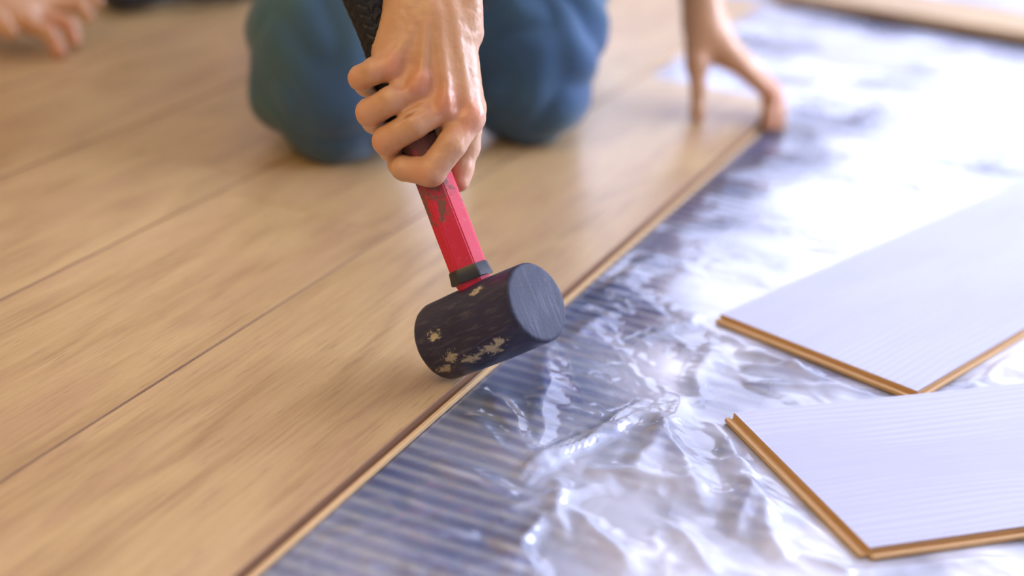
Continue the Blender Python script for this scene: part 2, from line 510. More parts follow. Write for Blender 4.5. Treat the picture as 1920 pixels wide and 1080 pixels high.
# loose boards lying on the film: placed by their two near corners
def loose(P, Q, far, t, name, label, group):
    """P left corner, Q front corner (short end P-Q); far: any point along the front long side."""
    P, Q, far = np.array(P), np.array(Q), np.array(far)
    ax = (far - Q); ax = ax - 0; ax /= np.linalg.norm(ax)
    b = (P - Q) / np.linalg.norm(P - Q)
    ax = ax - b * (ax @ b); ax /= np.linalg.norm(ax)
    return ax, math.atan2(ax[1], ax[0])
B_OBJ = []
def put_loose(Ppx, Qpx, Rpx, length, end_lip, lip, label):
    P, Q, R = [proj_floor(*p)[:2] for p in (Ppx, Qpx, Rpx)]
    ax, ang = loose(P, Q, R, 0, '', '', '')
    o = make_plank('laminate_plank', length, float(np.linalg.norm(P - Q)), 0.0068, lip, False, end_lip, M_WHITE, M_HDF)
    o.location = (Q[0], Q[1], 0.0012)
    o.rotation_euler = (0, 0, ang)
    tag(o, label, 'floor plank')
    B_OBJ.append((Q, ang, float(np.linalg.norm(P - Q)), length))
    return o
put_loose((1376, 773), (1632, 1028), (1920, 990), 0.62, 0.0075, 0.005, 'pale lavender-white loose plank nearest the camera, lying on the plastic film')
put_loose((1351, 588), (1722, 734), (1920, 620), 0.75, 0.0075, 0.003, 'pale lavender-white loose plank lying behind the nearest loose one on the film')

# long board lying across the far end of the film
fb = make_plank('laminate_plank', 2.4, 0.16, 0.012, 0.0, False, 0.0, M_OAK, M_HDF)
fb.location = UV(2.572, EDGE + 0.175, 0.012)
fb.rotation_euler = (0, 0, TH - math.pi / 2)
tag(fb, 'long oak board lying crosswise at the far end of the plastic film', 'floor plank')

# ------------------------------------------------------------------ wrinkled plastic film
def seg(Ug, Vg, a, b, w, h, sharp=1.0):
    """A fold from a to b (u, v), rising to h, width w, fading at both ends."""
    a, b = np.array(a), np.array(b)
    d = b - a; L = np.linalg.norm(d); d = d / L
    s = (Ug - a[0]) * d[0] + (Vg - a[1]) * d[1]
    t = -(Ug - a[0]) * d[1] + (Vg - a[1]) * d[0]
    t = t + 0.006 * pn2(s * 22, Vg * 0 + a[0] * 31 + 3.3, 7)
    e = np.clip(s / L, 0, 1) * np.clip(1 - s / L, 0, 1) * 4
    return h * np.sqrt(e) * np.exp(-(np.abs(t) / w) ** sharp)
def pxuv(px, py):
    p = proj_floor(px, py, 0.002)
    return (float(p @ D2), float(p @ N2))
FOLDS = [  # (from, to) in the photograph, width, height
    ((905, 715), (1000, 865), .010, .006), ((1030, 640), (1010, 880), .010, .005), ((860, 770), (1000, 890), .012, .005),
    ((960, 900), (1210, 745), .0045, .005), ((975, 910), (1220, 760), .004, .004), ((1000, 880), (1180, 790), .0035, .005),
    ((940, 960), (1150, 900), .008, .004), ((1040, 890), (1050, 1010), .006, .005), ((1070, 950), (1180, 1080), .008, .006),
    ((1180, 900), (1290, 740), .010, .006), ((1220, 760), (1330, 960), .011, .007), ((1100, 880), (1330, 920), .008, .005),
    ((950, 1000), (1000, 1080), .006, .006), ((1010, 960), (960, 1080), .005, .006), ((1260, 980), (1330, 1080), .010, .006),
    ((1340, 780), (1410, 900), .008, .006), ((1370, 860), (1480, 1060), .012, .008), ((1420, 900), (1380, 1010), .008, .006),
    ((1180, 640), (1330, 590), .008, .006), ((1060, 640), (1190, 560), .012, .005), ((1090, 560), (1230, 480), .012, .006),
    ((1150, 480), (1290, 490), .010, .005), ((1180, 430), (1430, 415), .009, .006), ((1150, 530), (1250, 590), .010, .004),
    ((1230, 350), (1450, 360), .010, .005), ((1290, 330), (1470, 310), .010, .005), ((1420, 300), (1640, 300), .010, .004),
    ((1480, 260), (1560, 300), .008, .004), ((1330, 640), (1300, 760), .010, .005), ((1380, 660), (1600, 730), .006, .006),
    ((1390, 690), (1560, 700), .005, .005), ((1400, 720), (1640, 735), .005, .005), ((1500, 400), (1700, 420), .010, .004),
    ((1540, 340), (1800, 350), .010, .004), ((1600, 230), (1700, 190), .008, .004), ((1520, 470), (1690, 440), .010, .004),
    ((1840, 660), (1760, 700), .004, .005), ((1880, 660), (1800, 715), .004, .005), ((1915, 650), (1840, 715), .004, .005),
    ((1600, 1070), (1900, 1040), .006, .004), ((1500, 1040), (1600, 1080), .006, .005), ((760, 980), (900, 1000), .008, .003),
    ((700, 1010), (860, 1060), .010, .003), ((820, 860), (960, 930), .008, .004),
]
def film_h(Ug, Vg):
    wu = Ug + 0.03 * pn2(Ug * 5, Vg * 5, 1); wv = Vg + 0.03 * pn2(Ug * 5, Vg * 5, 2)
    def ridge(su, sv, seed, p=2.0):
        return np.clip(1 - np.abs(pn2(wu * su, wv * sv, seed)) * 2.0, 0, 1) ** p
    z = 0.0024 * ridge(9, 4.5, 3) + 0.0018 * ridge(17, 12, 4, 1.3) + 0.0012 * ridge(34, 40, 5, 1.1) + 0.0005 * ridge(80, 70, 16, 1.0)
    patch = np.clip(pn2(Ug * 4, Vg * 4, 12) + 0.4, 0, 1)
    z = z * (0.35 + 0.9 * patch) + 0.0026 * pn2(Ug * 13, Vg * 9, 8) + 0.00035 * pn2(Ug * 90, Vg * 90, 6)
    for (a, b, w_, h_) in FOLDS:
        z = z + seg(Ug, Vg, pxuv(*a), pxuv(*b), w_, h_, 1.35)
    z = z - 0.0011
    z = np.maximum(z, 0.00015 + 0.00012 * pn2(Ug * 40, Vg * 40, 9))
    # the film lies flat where a board presses on it
    def press(dist, k):
        return np.clip(dist / k, 0, 1)
    s = np.where(Ug > U_END + 0.008, press(EDGE + PW - 0.004 - Vg, 0.02) * press(Ug - U_END - 0.008, 0.03), press(EDGE - 0.009 - Vg, 0.028))
    s = np.maximum(s, press(EDGE - 0.009 - Vg, 0.028))
    X = Ug * D2[0] + Vg * N2[0]; Y = Ug * D2[1] + Vg * N2[1]
    for (Q, ang, w_, L) in B_OBJ:
        c, sn = math.cos(ang), math.sin(ang)
        x = (X - Q[0]) * c + (Y - Q[1]) * sn; y = -(X - Q[0]) * sn + (Y - Q[1]) * c
        dx = np.maximum(-0.008 - x, x - L); dy = np.maximum(-0.006 - y, y - w_ - 0.005)
        dd = np.sqrt(np.maximum(dx, 0) ** 2 + np.maximum(dy, 0) ** 2)
        s = np.minimum(s, press(dd, 0.018))
    s = np.maximum(s, 0.0)
    return z * s * s * (3 - 2 * s) + 0.0002
def mat_film():
    t = NT('clear plastic film'); v = t.coord()
    fine = t.noise(v, 60, 5, 0.6, 0.5)
    scr = t.noise(t.map(v, (20, 300, 1), rot=(0, 0, 0.6)), 1.0, 3)
    bn = t.bump(t.math('ADD', fine, t.math('MULTIPLY', scr, 0.15)), 0.22, 0.0012)
    tr = t.n('ShaderNodeBsdfTransparent', {'Color': (0.97, 0.98, 1.0, 1)})
    haze = t.n('ShaderNodeBsdfDiffuse', {'Color': (0.83, 0.86, 1.0, 1), 'Normal': bn})
    gl = t.n('ShaderNodeBsdfGlossy', {'Color': (0.90, 0.93, 1.0, 1), 'Roughness': 0.06, 'Normal': bn})
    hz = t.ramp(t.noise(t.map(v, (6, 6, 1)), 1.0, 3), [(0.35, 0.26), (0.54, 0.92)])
    edge_shade = t.n('ShaderNodeAttribute', attribute_name='edge_shade_mask').outputs['Fac']
    hz = t.math('MULTIPLY', hz, t.math('MULTIPLY_ADD', edge_shade, 0.86, 0.14))
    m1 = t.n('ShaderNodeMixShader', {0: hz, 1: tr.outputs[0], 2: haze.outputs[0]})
    fr = t.n('ShaderNodeFresnel', {'IOR': 1.72, 'Normal': bn})
    m2 = t.n('ShaderNodeMixShader', {0: fr.outputs[0], 1: m1.outputs[0], 2: gl.outputs[0]})
    t.t.links.new(m2.outputs[0], t.out.inputs[0])
    return t.m
uu = [0.55]
while uu[-1] < 4.5: uu.append(uu[-1] + 0.0021 + max(0, uu[-1] - 1.2) * 0.0030)
vv = [EDGE + 0.215]
while vv[-1] > -1.4: vv.append(vv[-1] - (0.0026 + max(0, 0.0 - vv[-1]) * 0.006))
uu, vv = np.array(uu), np.array(vv[::-1])
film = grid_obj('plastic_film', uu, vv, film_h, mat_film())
Ug, Vg = np.meshgrid(uu, vv, indexing='ij')
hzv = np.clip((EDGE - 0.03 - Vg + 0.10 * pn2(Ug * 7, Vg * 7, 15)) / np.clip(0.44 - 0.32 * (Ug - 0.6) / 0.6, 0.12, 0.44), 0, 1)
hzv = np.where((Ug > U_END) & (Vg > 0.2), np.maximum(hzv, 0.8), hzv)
at_ = film.data.attributes.new('edge_shade_mask', 'FLOAT', 'POINT')      # shade along the plank edge painted in by position: less milky white there
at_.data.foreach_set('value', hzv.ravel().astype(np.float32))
tag(film, 'crumpled clear plastic vapour film spread over the ribbed underlay right of the laid planks', 'plastic sheet')

# ------------------------------------------------------------------ rubber mallet
HEAD_L = np.array([-0.05061, 1.16711, 0.03320]); HEAD_A = camdir(0.70, 0.30, 0.648)
HR, HL = 0.0312, 0.105
HEAD_M = HEAD_L + HEAD_A * HL / 2
HAND = camdir(-0.358, 0.934, -0.046)
HAND = HAND - HEAD_A * (HAND @ HEAD_A); HAND /= np.linalg.norm(HAND)
SIDE = np.cross(HAND, HEAD_A)
def frame(org, x, y, z):
    M4 = Matrix.Identity(4)
    for i in range(3):
        M4[i][0], M4[i][1], M4[i][2], M4[i][3] = x[i], y[i], z[i], org[i]
    return M4
MAL = empty('rubber_mallet')
MAL.matrix_world = frame(HEAD_M, HEAD_A, SIDE * 1.0, HAND) if np.dot(np.cross(HEAD_A, SIDE), HAND) > 0 else frame(HEAD_M, HEAD_A, -SIDE, HAND)
tag(MAL, 'black rubber mallet with a worn red handle, head resting on the plank edge', 'mallet')
def mat_rubber():
    t = NT('scuffed black rubber'); v = t.coord()
    n1 = t.noise(v, 40, 5, 0.6); n2 = t.noise(t.map(v, (60, 400, 400)), 1.0, 4, 0.6)
    c = t.mix(n1, (0.012, 0.014, 0.040), (0.042, 0.044, 0.090))
    streak = t.ramp(n2, [(0.52, 0.0), (0.66, 0.75)])
    c = t.mix(streak, c, (0.085, 0.080, 0.105))
    sx = t.n('ShaderNodeSeparateXYZ', {0: v}).outputs[0]
    fm = t.ramp(sx, [(0.0495, 0.0), (0.0515, 1.0)])
    fs = t.noise(t.map(v, (1, 260, 22), rot=(0.5, 0, 0)), 1.0, 5, 0.7)
    c = t.mix(fm, c, t.ramp(fs, [(0.35, (0.012, 0.014, 0.032)), (0.55, (0.028, 0.032, 0.062)), (0.78, (0.12, 0.13, 0.19))]))
    cut_ = t.ramp(t.noise(t.map(v, (25, 500, 160), rot=(0.3, 0.2, 0)), 1.0, 4, 0.6), [(0.60, 0.0), (0.66, 0.6)])
    c = t.mix(t.math('MULTIPLY', cut_, 0.5), c, (0.13, 0.12, 0.15))
    # dried tan dirt patches round a few points of the head
    def blob(ctr, sc):
        q = t.n('ShaderNodeVectorMath', {0: v, 1: ctr}, operation='SUBTRACT').outputs[0]
        q = t.n('ShaderNodeVectorMath', {0: q, 1: sc}, operation='MULTIPLY').outputs[0]
        L = t.n('ShaderNodeVectorMath', {0: q}, operation='LENGTH').outputs['Value']
        return t.math('SUBTRACT', 1.0, L, clamp=True)
    bl = None
    for ctr, sc in DIRT:
        b = blob(ctr, sc)
        bl = b if bl is None else t.math('MAXIMUM', bl, b)
    grit = t.noise(t.map(v, (0.6, 1, 1)), 190, 6, 0.78, 1.2)
    msk = t.math('MULTIPLY', t.ramp(t.math('ADD', bl, t.math('MULTIPLY_ADD', grit, 2.6, -1.35)), [(0.50, 0.0), (0.62, 1.0)]), t.ramp(bl, [(0.0, 0.0), (0.1, 1.0)]))
    dcol = t.mix(t.noise(v, 420, 3), (0.34, 0.28, 0.16), (0.80, 0.70, 0.47))
    c = t.mix(t.math('MULTIPLY', msk, 0.85), c, dcol)
    h = t.math('ADD', n2, t.math('MULTIPLY', msk, 0.8))
    t.pbr(Base_Color=c, Roughness=t.math('ADD', t.math('MULTIPLY', fm, 0.35), t.math('MULTIPLY_ADD', msk, 0.4, t.math('MULTIPLY_ADD', n1, 0.2, 0.24))), Normal=t.bump(t.math('SUBTRACT', h, t.math('MULTIPLY', cut_, 0.5)), 0.45, 0.0006), Specular_IOR_Level=0.36)
    return t.m
# head-local coordinates of dirt patches, found from where they show on the head
def on_head(px, py):
    """Point of the head cylinder seen at a pixel, in mallet coordinates."""
    dr = FW * F_PX + RT * (px - 960) + UP * (540 - py); dr /= np.linalg.norm(dr)
    w_ = CAM - HEAD_M
    a = dr - HEAD_A * (dr @ HEAD_A); b = w_ - HEAD_A * (w_ @ HEAD_A)
    A, B, Cc = a @ a, 2 * a @ b, b @ b - HR ** 2
    disc = max(B * B - 4 * A * Cc, 0)
    s = (-B - math.sqrt(disc)) / (2 * A)
    P = CAM + dr * s
    Y = np.array(MAL.matrix_world.col[1][:3])
    q = P - HEAD_M
    return (float(q @ HEAD_A), float(q @ Y), float(q @ HAND))
DIRT = [(on_head(921, 654), (55, 95, 95)), (on_head(885, 672), (50, 110, 110)), (on_head(845, 668), (60, 95, 95)),
        (on_head(815, 628), (70, 120, 120)), (on_head(895, 545), (80, 130, 130)), (on_head(835, 690), (60, 120, 120)), (on_head(938, 640), (70, 120, 120))]
def lathe_x(prof, n=96):
    """prof: (x, r) pairs; closed at both ends."""
    V, Fc = [], []
    for (x, r) in prof:
        for k in range(n):
            a = 2 * math.pi * k / n
            V.append((x, r * math.cos(a), r * math.sin(a)))
    for i in range(len(prof) - 1):
        for k in range(n):
            j = (k + 1) % n
            Fc.append((i * n + k, (i + 1) * n + k, (i + 1) * n + j, i * n + j))
    Fc.append(tuple(range(n))); Fc.append(tuple(range((len(prof)) * n - 1, (len(prof) - 1) * n - 1, -1)))
    return V, Fc
prof = []
hl = HL / 2
for s_ in (-1, 1):
    half = []
    for k in range(6):
        a = k / 5 * math.pi / 2
        half.append((s_ * (hl - 0.0022 + 0.0022 * math.cos(a)), HR - 0.0030 + 0.0030 * math.sin(a)))
    prof.append(half)
body = [(x, HR + 0.0007 * (1 - (x / hl) ** 2)) for x in np.linspace(-hl + 0.003, hl - 0.003, 22)]
P_ = [(prof[0][0][0], 0.010), (prof[0][0][0], 0.022)] + prof[0] + body + prof[1][::-1] + [(prof[1][0][0], 0.022), (prof[1][0][0], 0.010)]
V, Fc = lathe_x(P_)
Va = np.array(V)
ang_ = np.arctan2(Va[:, 2], Va[:, 1])
nz = pn3(Va * 60, 3); nz2 = pn3(Va * 260, 5)
rr = np.hypot(Va[:, 1], Va[:, 2])
edge_w = np.clip((np.abs(Va[:, 0]) - hl + 0.006) / 0.006, 0, 1) * np.clip(rr / HR, 0, 1)
sc_ = 1 + (0.006 * nz + (0.010 * nz2 - 0.004) * edge_w)
Va[:, 1] *= sc_; Va[:, 2] *= sc_
head = mesh('mallet_head', Va, Fc, mat_rubber(), MAL)
smooth_angle(head, 40)

def mat_red():
    t = NT('worn red plastic'); v = t.coord()
    n1 = t.noise(v, 55, 6, 0.68, 0.5); n2 = t.noise(v, 240, 4, 0.7)
    z = t.n('ShaderNodeSeparateXYZ', {0: v}).outputs[2]
    wear = t.ramp(z, [(0.06, 0.0), (0.11, 0.5), (1.0, 0.5)])
    msk = t.ramp(t.math('ADD', t.math('ADD', n1, t.math('MULTIPLY', n2, 0.35)), t.math('MULTIPLY', t.math('SUBTRACT', z, 0.085), 4.0)), [(0.72, 0.0), (0.80, 0.85)])
    c = t.mix(n2, (0.56, 0.004, 0.030), (0.72, 0.012, 0.055))
    c = t.mix(msk, c, t.mix(n2, (0.06, 0.045, 0.035), (0.20, 0.14, 0.09)))
    dust = t.ramp(t.noise(v, 320, 3, 0.8), [(0.62, 0.0), (0.72, 0.6)])
    c = t.mix(t.math('MULTIPLY', dust, 0.5), c, (0.62, 0.45, 0.30))
    t.pbr(Base_Color=c, Roughness=t.math('MULTIPLY_ADD', msk, 0.3, 0.46), Normal=t.bump(t.math('ADD', n2, msk), 0.35, 0.0004))
    return t.m
def section(w, d, ch, n_extra=0):
    """Octagonal handle section, w across the head's axis, d across the other."""
    a, b = w / 2, d / 2
    return [(a, -b + ch), (a, b - ch), (a - ch, b), (-a + ch, b), (-a, b - ch), (-a, -b + ch), (-a + ch, -b), (a - ch, -b)]
def loft(rings, cap=True):
    n = len(rings[0]); V = [p for r in rings for p in r]; Fc = []
    for i in range(len(rings) - 1):
        for k in range(n):
            j = (k + 1) % n
            Fc.append((i * n + k, i * n + j, (i + 1) * n + j, (i + 1) * n + k))
    if cap:
        Fc.append(tuple(range(n - 1, -1, -1))); Fc.append(tuple(range((len(rings) - 1) * n, len(rings) * n)))
    return V, Fc
def rot2(p, a):
    return (p[0] * math.cos(a) - p[1] * math.sin(a), p[0] * math.sin(a) + p[1] * math.cos(a))
HROT = math.radians(34)
def handle_part(name, stations, mat, bevel=0.0009):
    rings = []
    for (z, w, d, ch) in stations:
        rings.append([(*rot2(p, HROT), z) for p in section(w, d, ch)])
    V, Fc = loft(rings)
    o = mesh(name, V, Fc, mat, MAL)
    bm = bmesh.new(); bm.from_mesh(o.data)
    bmesh.ops.recalc_face_normals(bm, faces=bm.faces)
    bmesh.ops.bevel(bm, geom=[e for e in bm.edges if len(e.link_faces) == 2 and e.calc_face_angle(0) > 0.3], offset=bevel, segments=2, affect='EDGES', clamp_overlap=True)
    bm.to_mesh(o.data); bm.free()
    smooth_angle(o, 25)
    return o
M_RED = mat_red()
handle_part('handle', [(0.026, .024, .018, .006), (0.034, .027, .0215, .0065), (0.045, .0285, .0230, .007), (0.075, .029, .0235, .0075), (0.10, .0285, .024, .0075), (0.135, .029, .0245, .008), (0.17, .027, .024, .008)], M_RED)
M_BLK = mat_plain('black moulded collar', (0.016, 0.016, 0.022), 0.32, 160, 0.2, 0.0004)
handle_part('collar', [(0.0345, .0325, .0262, .0075), (0.0355, .0328, .0265, .0075), (0.0445, .0305, .0247, .0075), (0.0455, .0298, .0240, .0075)], M_BLK)
def mat_grip():
    t = NT('black rubber grip'); v = t.coord()
    n1 = t.noise(v, 300, 4)
    c = t.mix(n1, (0.006, 0.006, 0.008), (0.018, 0.017, 0.021))
    t.pbr(Base_Color=c, Specular_IOR_Level=0.3, Roughness=0.45, Normal=t.bump(n1, 0.3, 0.0003))
    return t.m
# grip with raised chevron treads
gn, gm = 64, 210
V = []
for i in range(gm):
    z = 0.150 + 0.175 * i / (gm - 1)
    tt = i / (gm - 1)
    base = 0.0155 + 0.0012 * math.sin(tt * 9) + 0.0022 * tt
    if tt < 0.03: base *= 0.9
    if tt > 0.97: base *= 1 - (tt - 0.97) * 10
    for k in range(gn):
        a = 2 * math.pi * k / gn
        tri = abs(((k / gn * 6) % 1.0) - 0.5) * 2
        ph = (z / 0.0085 + tri * 0.9) % 1.0
        gr = -0.0011 if ph < 0.28 else 0.0
        if (k / gn * 6) % 1.0 < 0.08: gr = -0.0011
        r = base + (gr if 0.04 < tt < 0.96 else 0)
        ex = 1.06 - 0.0 * abs(math.cos(a))
        V.append((r * 1.10 * math.cos(a), r * 0.92 * math.sin(a), z))
Fc = []
for i in range(gm - 1):
    for k in range(gn):
        j = (k + 1) % gn
        Fc.append((i * gn + k, i * gn + j, (i + 1) * gn + j, (i + 1) * gn + k))
Fc.append(tuple(range(gn - 1, -1, -1))); Fc.append(tuple(range((gm - 1) * gn, gm * gn)))
gp = mesh('rubber_grip', V, Fc, mat_grip(), MAL)
smooth_angle(gp, 35)

# ------------------------------------------------------------------ skin and cloth materials
def mat_skin():
    t = NT('skin'); v = t.coord()
    bl = t.n('ShaderNodeAttribute', attribute_name='blush').outputs['Fac']
    mott = t.noise(v, 55, 4, 0.6)
    c = t.mix(mott, (0.55, 0.29, 0.14), (0.66, 0.375, 0.20))
    c = t.mix(t.math('MULTIPLY', bl, 0.42), c, (0.74, 0.22, 0.14))
    vor = t.n('ShaderNodeTexVoronoi', {'Vector': v, 'Scale': 1100.0}).outputs['Distance']
    wr = t.noise(t.map(v, (1, 1, 1)), 500, 4, 0.6)
    h = t.math('ADD', t.math('MULTIPLY', vor, 0.5), wr)
    t.pbr(Base_Color=c, Roughness=0.35, Normal=t.bump(h, 0.28, 0.0003), Subsurface_Weight=0.18, Subsurface_Radius=(0.010, 0.004, 0.002), Subsurface_Scale=0.6, Specular_IOR_Level=0.5)
    return t.m
M_SKIN = mat_skin()
def mat_cloth(name, c0, c1, sc=1600, fade=None):
    t = NT(name); v = t.coord()
    tw = t.n('ShaderNodeTexWave', {'Vector': t.map(v, (1, 1, 1), rot=(0.6, 0.4, 0.7)), 'Scale': sc / 6, 'Distortion': 1.0}).outputs[1]
    n1 = t.noise(v, 9, 4, 0.6)
    c = t.mix(n1, c0, c1)
    if fade is not None:
        c = t.mix(t.ramp(t.noise(v, 5, 2), [(0.42, 0.0), (0.62, 0.7)]), c, fade)
    t.pbr(Base_Color=c, Roughness=0.85, Normal=t.bump(tw, 0.25, 0.0004), Sheen_Weight=0.15)
    return t.m
M_JEANS = mat_cloth('blue denim', (0.020, 0.055, 0.125), (0.045, 0.115, 0.22), fade=(0.055, 0.13, 0.12))
M_SHIRT = mat_cloth('grey cotton', (0.16, 0.18, 0.22), (0.22, 0.24, 0.28))
M_DARK = mat_cloth('black cotton', (0.012, 0.012, 0.022), (0.022, 0.022, 0.034))
M_HAIR = mat_cloth('dark brown hair', (0.03, 0.02, 0.014), (0.05, 0.034, 0.02))

def organic(name, pieces, mat, parent=None, blush=None):
    """pieces: list of (P, Q); one mesh object with a per-vertex blush value."""
    Ps, Qs, off = [], [], 0
    for (P, Q) in pieces:
        Ps.append(P); Qs.append(Q + off); off += len(P)
    P, Q = np.concatenate(Ps), np.concatenate(Qs)
    me = bpy.data.meshes.new(name)
    me.vertices.add(len(P)); me.vertices.foreach_set('co', P.ravel())
    me.loops.add(len(Q) * 4); me.loops.foreach_set('vertex_index', Q.ravel().astype(np.int32))
    me.polygons.add(len(Q)); me.polygons.foreach_set('loop_start', np.arange(0, len(Q) * 4, 4, dtype=np.int32))
    me.update(calc_edges=True)
    if blush is not None:
        at_ = me.attributes.new('blush', 'FLOAT', 'POINT')
        b = np.zeros(len(P))
        for (c, r, s_) in blush:
            b = np.maximum(b, s_ * np.exp(-np.sum((P - c) ** 2, axis=1) / r ** 2))
        at_.data.foreach_set('value', b.astype(np.float32))
    return link(name, me, mat, parent, True)

# ---- right hand gripping the mallet (points: pixel x, pixel y, mm towards the camera from the handle)
D_H = float((HEAD_M - CAM) @ FW) + 0.006
def hp(px, py, z=0.0):
    return at(px, py, D_H - z / 1000.0)
def ch(*a):
    return [(hp(x, y, z), r / 1000.0) for (x, y, z, r) in a]
lo = np.min([hp(600, 420, -60), hp(960, 420, 60), hp(600, -320, -60), hp(960, -320, 60)], axis=0) - 0.03
hi = np.max([hp(600, 420, -60), hp(960, 420, 60), hp(600, -320, -60), hp(960, -320, 60)], axis=0) + 0.03
HF = Field(lo, hi, 0.0013)
zc = -FW   # towards the camera
WR = [(hp(812, -300, -8), .036), (hp(812, -150, -4), .033), (hp(811, -30, 0), .0305), (hp(808, 40, 2), .0300)]
HF.chain(WR, k=0.012, flat=(zc, 0.74))
# metacarpals / back of the hand
MC = {'pinky': ch((778, 30, 4, 19), (740, 122, 11, 12.5)), 'ring': ch((806, 40, 8, 17), (788, 155, 16, 12)),
      'middle': ch((828, 40, 8, 17), (836, 190, 17, 12.5)), 'index': ch((848, 45, 4, 17), (878, 218, 9, 12.5))}
for c in MC.values():
    HF.cap(c[0][0], c[1][0], c[0][1], c[1][1], 0.009)
HF.cap(hp(840, 80, -10), hp(862, 200, -8), .020, .015, 0.010)        # palm side
HF.cap(hp(768, 20, -2), hp(730, 98, 2), .020, .014, 0.012)
HF.cap(hp(845, 190, -6), hp(822, 238, -4), .013, .010, 0.008)          # heel of the hand
HF.cap(hp(830, 120, -2), hp(800, 150, 4), .014, .012, 0.010)
# fingers: knuckle, middle joint, end joint, tip
FG = {
    'pinky': ch((734, 120, 13, 10.6), (703, 133, 16, 10.2), (677, 146, 7, 9.8), (687, 160, -12, 8.6), (712, 166, -21, 7.8)),
    'ring': ch((788, 157, 17, 11.5), (735, 188, 20, 10.8), (694, 211, 9, 11.0), (702, 228, -12, 9.4), (732, 232, -22, 8.5)),
    'middle': ch((836, 194, 17, 12.0), (778, 232, 22, 11.2), (726, 264, 9, 11.4), (734, 280, -12, 9.8), (764, 284, -22, 8.8)),
    'index': ch((878, 222, 8, 12.2), (846, 272, 19, 11.4), (808, 322, 17, 11.6), (757, 316, 8, 9.6), (748, 308, -6, 8.8), (775, 305, -16, 8.0)),
}
for c in FG.values():
    f_ = Field.__new__(Field); 
    HF.chain(c, k=0.0022, join=0.006)
# webbing between the knuckles
HF.cap(hp(748, 140, 10), hp(775, 160, 12), .008, .008, 0.006)
HF.cap(hp(800, 172, 12), hp(820, 195, 12), .008, .009, 0.006)
HF.cap(hp(850, 205, 10), hp(862, 225, 8), .008, .008, 0.006)
# thumb, behind the handle
HF.chain(ch((852, 90, -14, 15), (880, 205, -17, 12.5), (874, 275, -19, 10.5), (863, 318, -15, 9.6), (860, 340, -12, 8.6)), k=0.004, join=0.010)
# tendons and knuckle bones
for (a, b) in (((818, 10, 23.5), (838, 178, 28.5)), ((842, -10, 20.5), (876, 196, 19.5)), ((806, 10, 23), (790, 145, 27.5)), ((796, 20, 20), (740, 112, 22))):
    HF.cap(hp(*a), hp(*b), .0026, .0030, 0.005)
HF.cap(hp(872, -60, 10), hp(884, 60, 2), .012, .009, 0.010)
for (x, y, z) in ((735, 121, 18.5), (789, 156, 22.5), (838, 192, 22.5), (882, 218, 15)):
    HF.cap(hp(x, y, z), hp(x - 3, y + 3, z), .0082, .0082, 0.006)
# hollows between the knuckles
for (a, b) in (((768, 120, 29), (752, 158, 27)), ((815, 155, 33), (808, 195, 32)), ((858, 170, 31), (862, 200, 27))):
    HF.cap(hp(*a), hp(*b), .0035, .0035, 0.006, cut=True)
# creases between the fingers
for (a, b) in (((738, 176, 26), (716, 190, 24)), ((790, 205, 31), (742, 236, 27)), ((838, 238, 30), (800, 278, 25))):
    HF.cap(hp(*a), hp(*b), .0012, .0016, 0.003, cut=True)
HP, HQ = HF.polys()
HP = relax(HP, HQ, 3, 0.4)
HN = vnormals(HP, HQ)
HP = HP + HN * (0.00035 * pn3(HP * 140, 4) + 0.00018 * pn3(HP * 420, 9))[:, None]

# ---- left hand pressing the plank end, and its forearm
F2 = proj_floor(1452, 250, 0.002); D_F = float((F2 - CAM) @ FW)
def lp(px, py, z=0.0): return at(px, py, D_F - z / 1000.0)
def lch(*a): return [(lp(x, y, z), r / 1000.0) for (x, y, z, r) in a]
pts = [lp(1200, 300, 80), lp(1520, 300, 80), lp(1200, -330, 80), lp(1520, -330, 80), lp(1200, 300, -140), lp(1520, 300, -140), lp(1200, -330, -140), lp(1520, -330, -140)]
LF = Field(np.min(pts, axis=0), np.max(pts, axis=0), 0.0019)
LF.chain([(lp(1300, -260, -10), .036), (lp(1306, -120, -12), .031), (lp(1314, -20, -14), .0245), (lp(1318, 30, -14), .0235)], k=0.01)
LF.cap(lp(1318, 30, -14), lp(1348, 82, -14), .0235, .018, 0.012)
thumb_b = proj_floor(1308, 222, 0.012)
tz = (D_F - float((thumb_b - CAM) @ FW)) * 1000
LF.chain([(lp(1312, 60, -10), .020), (lp(1306, 118, tz * .5), .0140), (lp(1309, 168, tz), .0092), (lp(1308, 208, tz), .0088), (at(1308, 216, D_F - tz / 1000), .0085)], k=0.005, join=0.012)
for k_, (dz, dx, tipx, tipy) in enumerate(((0, 0, 1442, 236), (-18, 10, 1460, 240), (-38, 8, 1455, 225), (-54, -6, 1440, 212))):
    LF.chain([(lp(1336 + dx * .3, 72, dz * .7 - 4), .016), (lp(1388 + dx, 124 - k_ * 3, dz), .0118), (lp(1447 + dx * .8, 180 - k_ * 4, dz), .0095), (lp(tipx, tipy - 22, dz), .0085), (lp(tipx, tipy, dz), .0078)], k=0.004, join=0.014)
LF.cap(lp(1322, 92, -6), lp(1372, 112, -8), .015, .012, 0.010)
LF.cap(lp(1340, 88, -20), lp(1385, 118, -40), .015, .012, 0.010)
LF.plane_above(0.0012)
LP_, LQ = LF.polys(); LP_ = relax(LP_, LQ, 2, 0.4)

